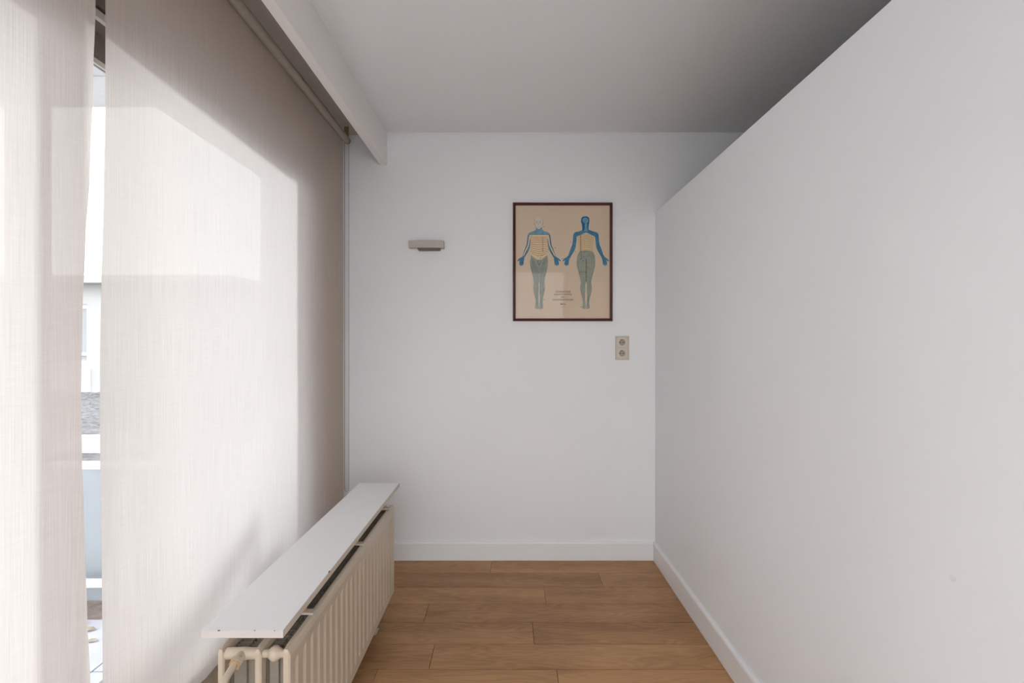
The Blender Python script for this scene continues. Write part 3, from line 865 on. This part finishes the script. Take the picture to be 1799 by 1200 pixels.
# flat gravel roof beyond with its parapet
par = thing('parapet', (-3.2, 2.80, -0.1), 'low blue grey parapet wall at the end of the terrace behind the railing', 'wall')
box('wall_panel', M['parapet'], (-5.4, -1.85, 2.72, 2.80, -0.1, 0.665), par, bev=0.004)
box('coping', M['white_metal'], (-5.4, -1.85, 2.71, 2.82, 0.665, 0.685), par, bev=0.004)
box('debris_strip', M['brownstrip'], (-5.2, XW-0.22, 2.52, 2.716, -0.1, -0.012), terr, kind='stuff')
bm = bmesh.new()
NX, NYg = 90, 60
gv = [[bm.verts.new((-9.0 + 7.1*i/NX, 2.83 + 4.6*j/NYg, 0.60 + random.uniform(0, 0.045))) for i in range(NX+1)] for j in range(NYg+1)]
for j in range(NYg):
    for i in range(NX):
        bm.faces.new((gv[j][i], gv[j][i+1], gv[j+1][i+1], gv[j+1][i]))
obj('roof_gravel', bm, M['gravel'], kind='stuff', label='grey gravel covering the flat roof outside the window', category='gravel')
terr_bounce = box('floor_terrace_bounce', M['terrbase'], (-5.2, 6.0, -5.0, YB-0.16, -0.16, -0.03), **st)  # added pale paving, unseen, bounces daylight up onto the ceiling
ty = YB - 0.17
while ty > -4.4:
    tx = -4.6
    while tx < 5.2:
        box('tile', M['terrtile'], (tx, tx+0.595, ty-0.595, ty, -0.03, -0.003), terr_bounce, bev=0.002)
        tx += 0.602
    ty -= 0.602
box('ground', M['asphalt'], (-40, 10, -30, 40, -3.2, -3.0), **st)
# white railing across the terrace end
rl = thing('railing', (-3.2, 2.60, -0.003), 'white metal railing across the end of the terrace outside', 'railing')
ry0, ry1 = 2.58, 2.62
box('top_rail', M['white_metal'], (-5.1, -1.85, ry0, ry1, 0.775, 0.86), rl, bev=0.006)
box('bottom_rail', M['white_metal'], (-5.1, -1.85, ry0+0.005, ry1-0.005, 0.115, 0.15), rl, bev=0.004)
for px in (-5.05, -4.1, -3.1, -1.88):
    box('post', M['white_metal'], (px-0.025, px+0.025, ry0, ry1, -0.012, 0.775), rl, bev=0.004)
# canopy above the terrace
can = thing('canopy', (-3.2, 0.0, 2.64), 'pale canopy slab over the terrace with a grey front beam', 'canopy')
box('slab', M['concrete'], (-5.2, XW-0.20, YB-0.15, 3.02, 2.76, 2.92), can)
box('front_beam', M['concrete'], (-5.2, XW-0.20, 2.86, 3.02, 2.66, 2.76), can, bev=0.005)
# fallen leaves by the kerb
for k, (x, y, s, lab) in enumerate(((-2.02, 2.47, 0.05, 'largest dry leaf on the terrace tiles, nearest the railing'), (-1.93, 2.42, 0.04, 'middle sized dry leaf on the terrace tiles between two others'), (-1.84, 2.33, 0.03, 'smallest dry leaf on the terrace tiles, nearest the window'))):
    bm = bmesh.new()
    r = [( -1,0,.1),(-.4,.45,.35),(.3,.4,.4),(1,0,.15),(.3,-.4,.3),(-.4,-.45,.2)]
    v = [bm.verts.new((x+a*s, y+b*s, -0.002+c*s*0.5)) for a, b, c in r]
    m0 = bm.verts.new((x, y, 0.0)); 
    for i in range(6): bm.faces.new((v[i], v[(i+1) % 6], m0))
    o_ = obj('dry_leaf', bm, M['leaf']); o_['label'] = lab; o_['category'] = 'leaf'; o_['group'] = 'dry leaves on the terrace'
# white house across the roof
hs = thing('house', (-8.0, 8.0, -3.0), 'white flat roofed house seen through the gap between the blinds', 'building')
boxes('house_wall', M['render'], [(-16, -7.20, 7.6, 12, -3, 2.16), (-7.20, -6.07, 7.6, 12, -3, 1.0), (-7.20, -6.07, 7.6, 12, 1.88, 2.16), (-6.07, -4.0, 7.6, 12, -3, 2.16), (-7.20, -6.07, 7.9, 12, 1.0, 1.88)], hs)
box('eave', M['render'], (-16.2, -3.85, 7.35, 12.2, 2.16, 2.27), hs, bev=0.01)
wf = boxes('house_window', M['white_metal'], [(-7.20, -7.14, 7.66, 7.74, 1.0, 1.88), (-6.13, -6.07, 7.66, 7.74, 1.0, 1.88), (-7.14, -6.13, 7.66, 7.74, 1.0, 1.06), (-7.14, -6.13, 7.66, 7.74, 1.82, 1.88), (-7.14, -6.13, 7.66, 7.74, 1.14, 1.18)], hs)
box('house_pane', M['housewin'], (-7.14, -6.13, 7.69, 7.71, 1.06, 1.82), wf)
box('base_panel', M['white_metal'], (-7.25, -6.03, 7.57, 7.6, 0.62, 0.96), hs)
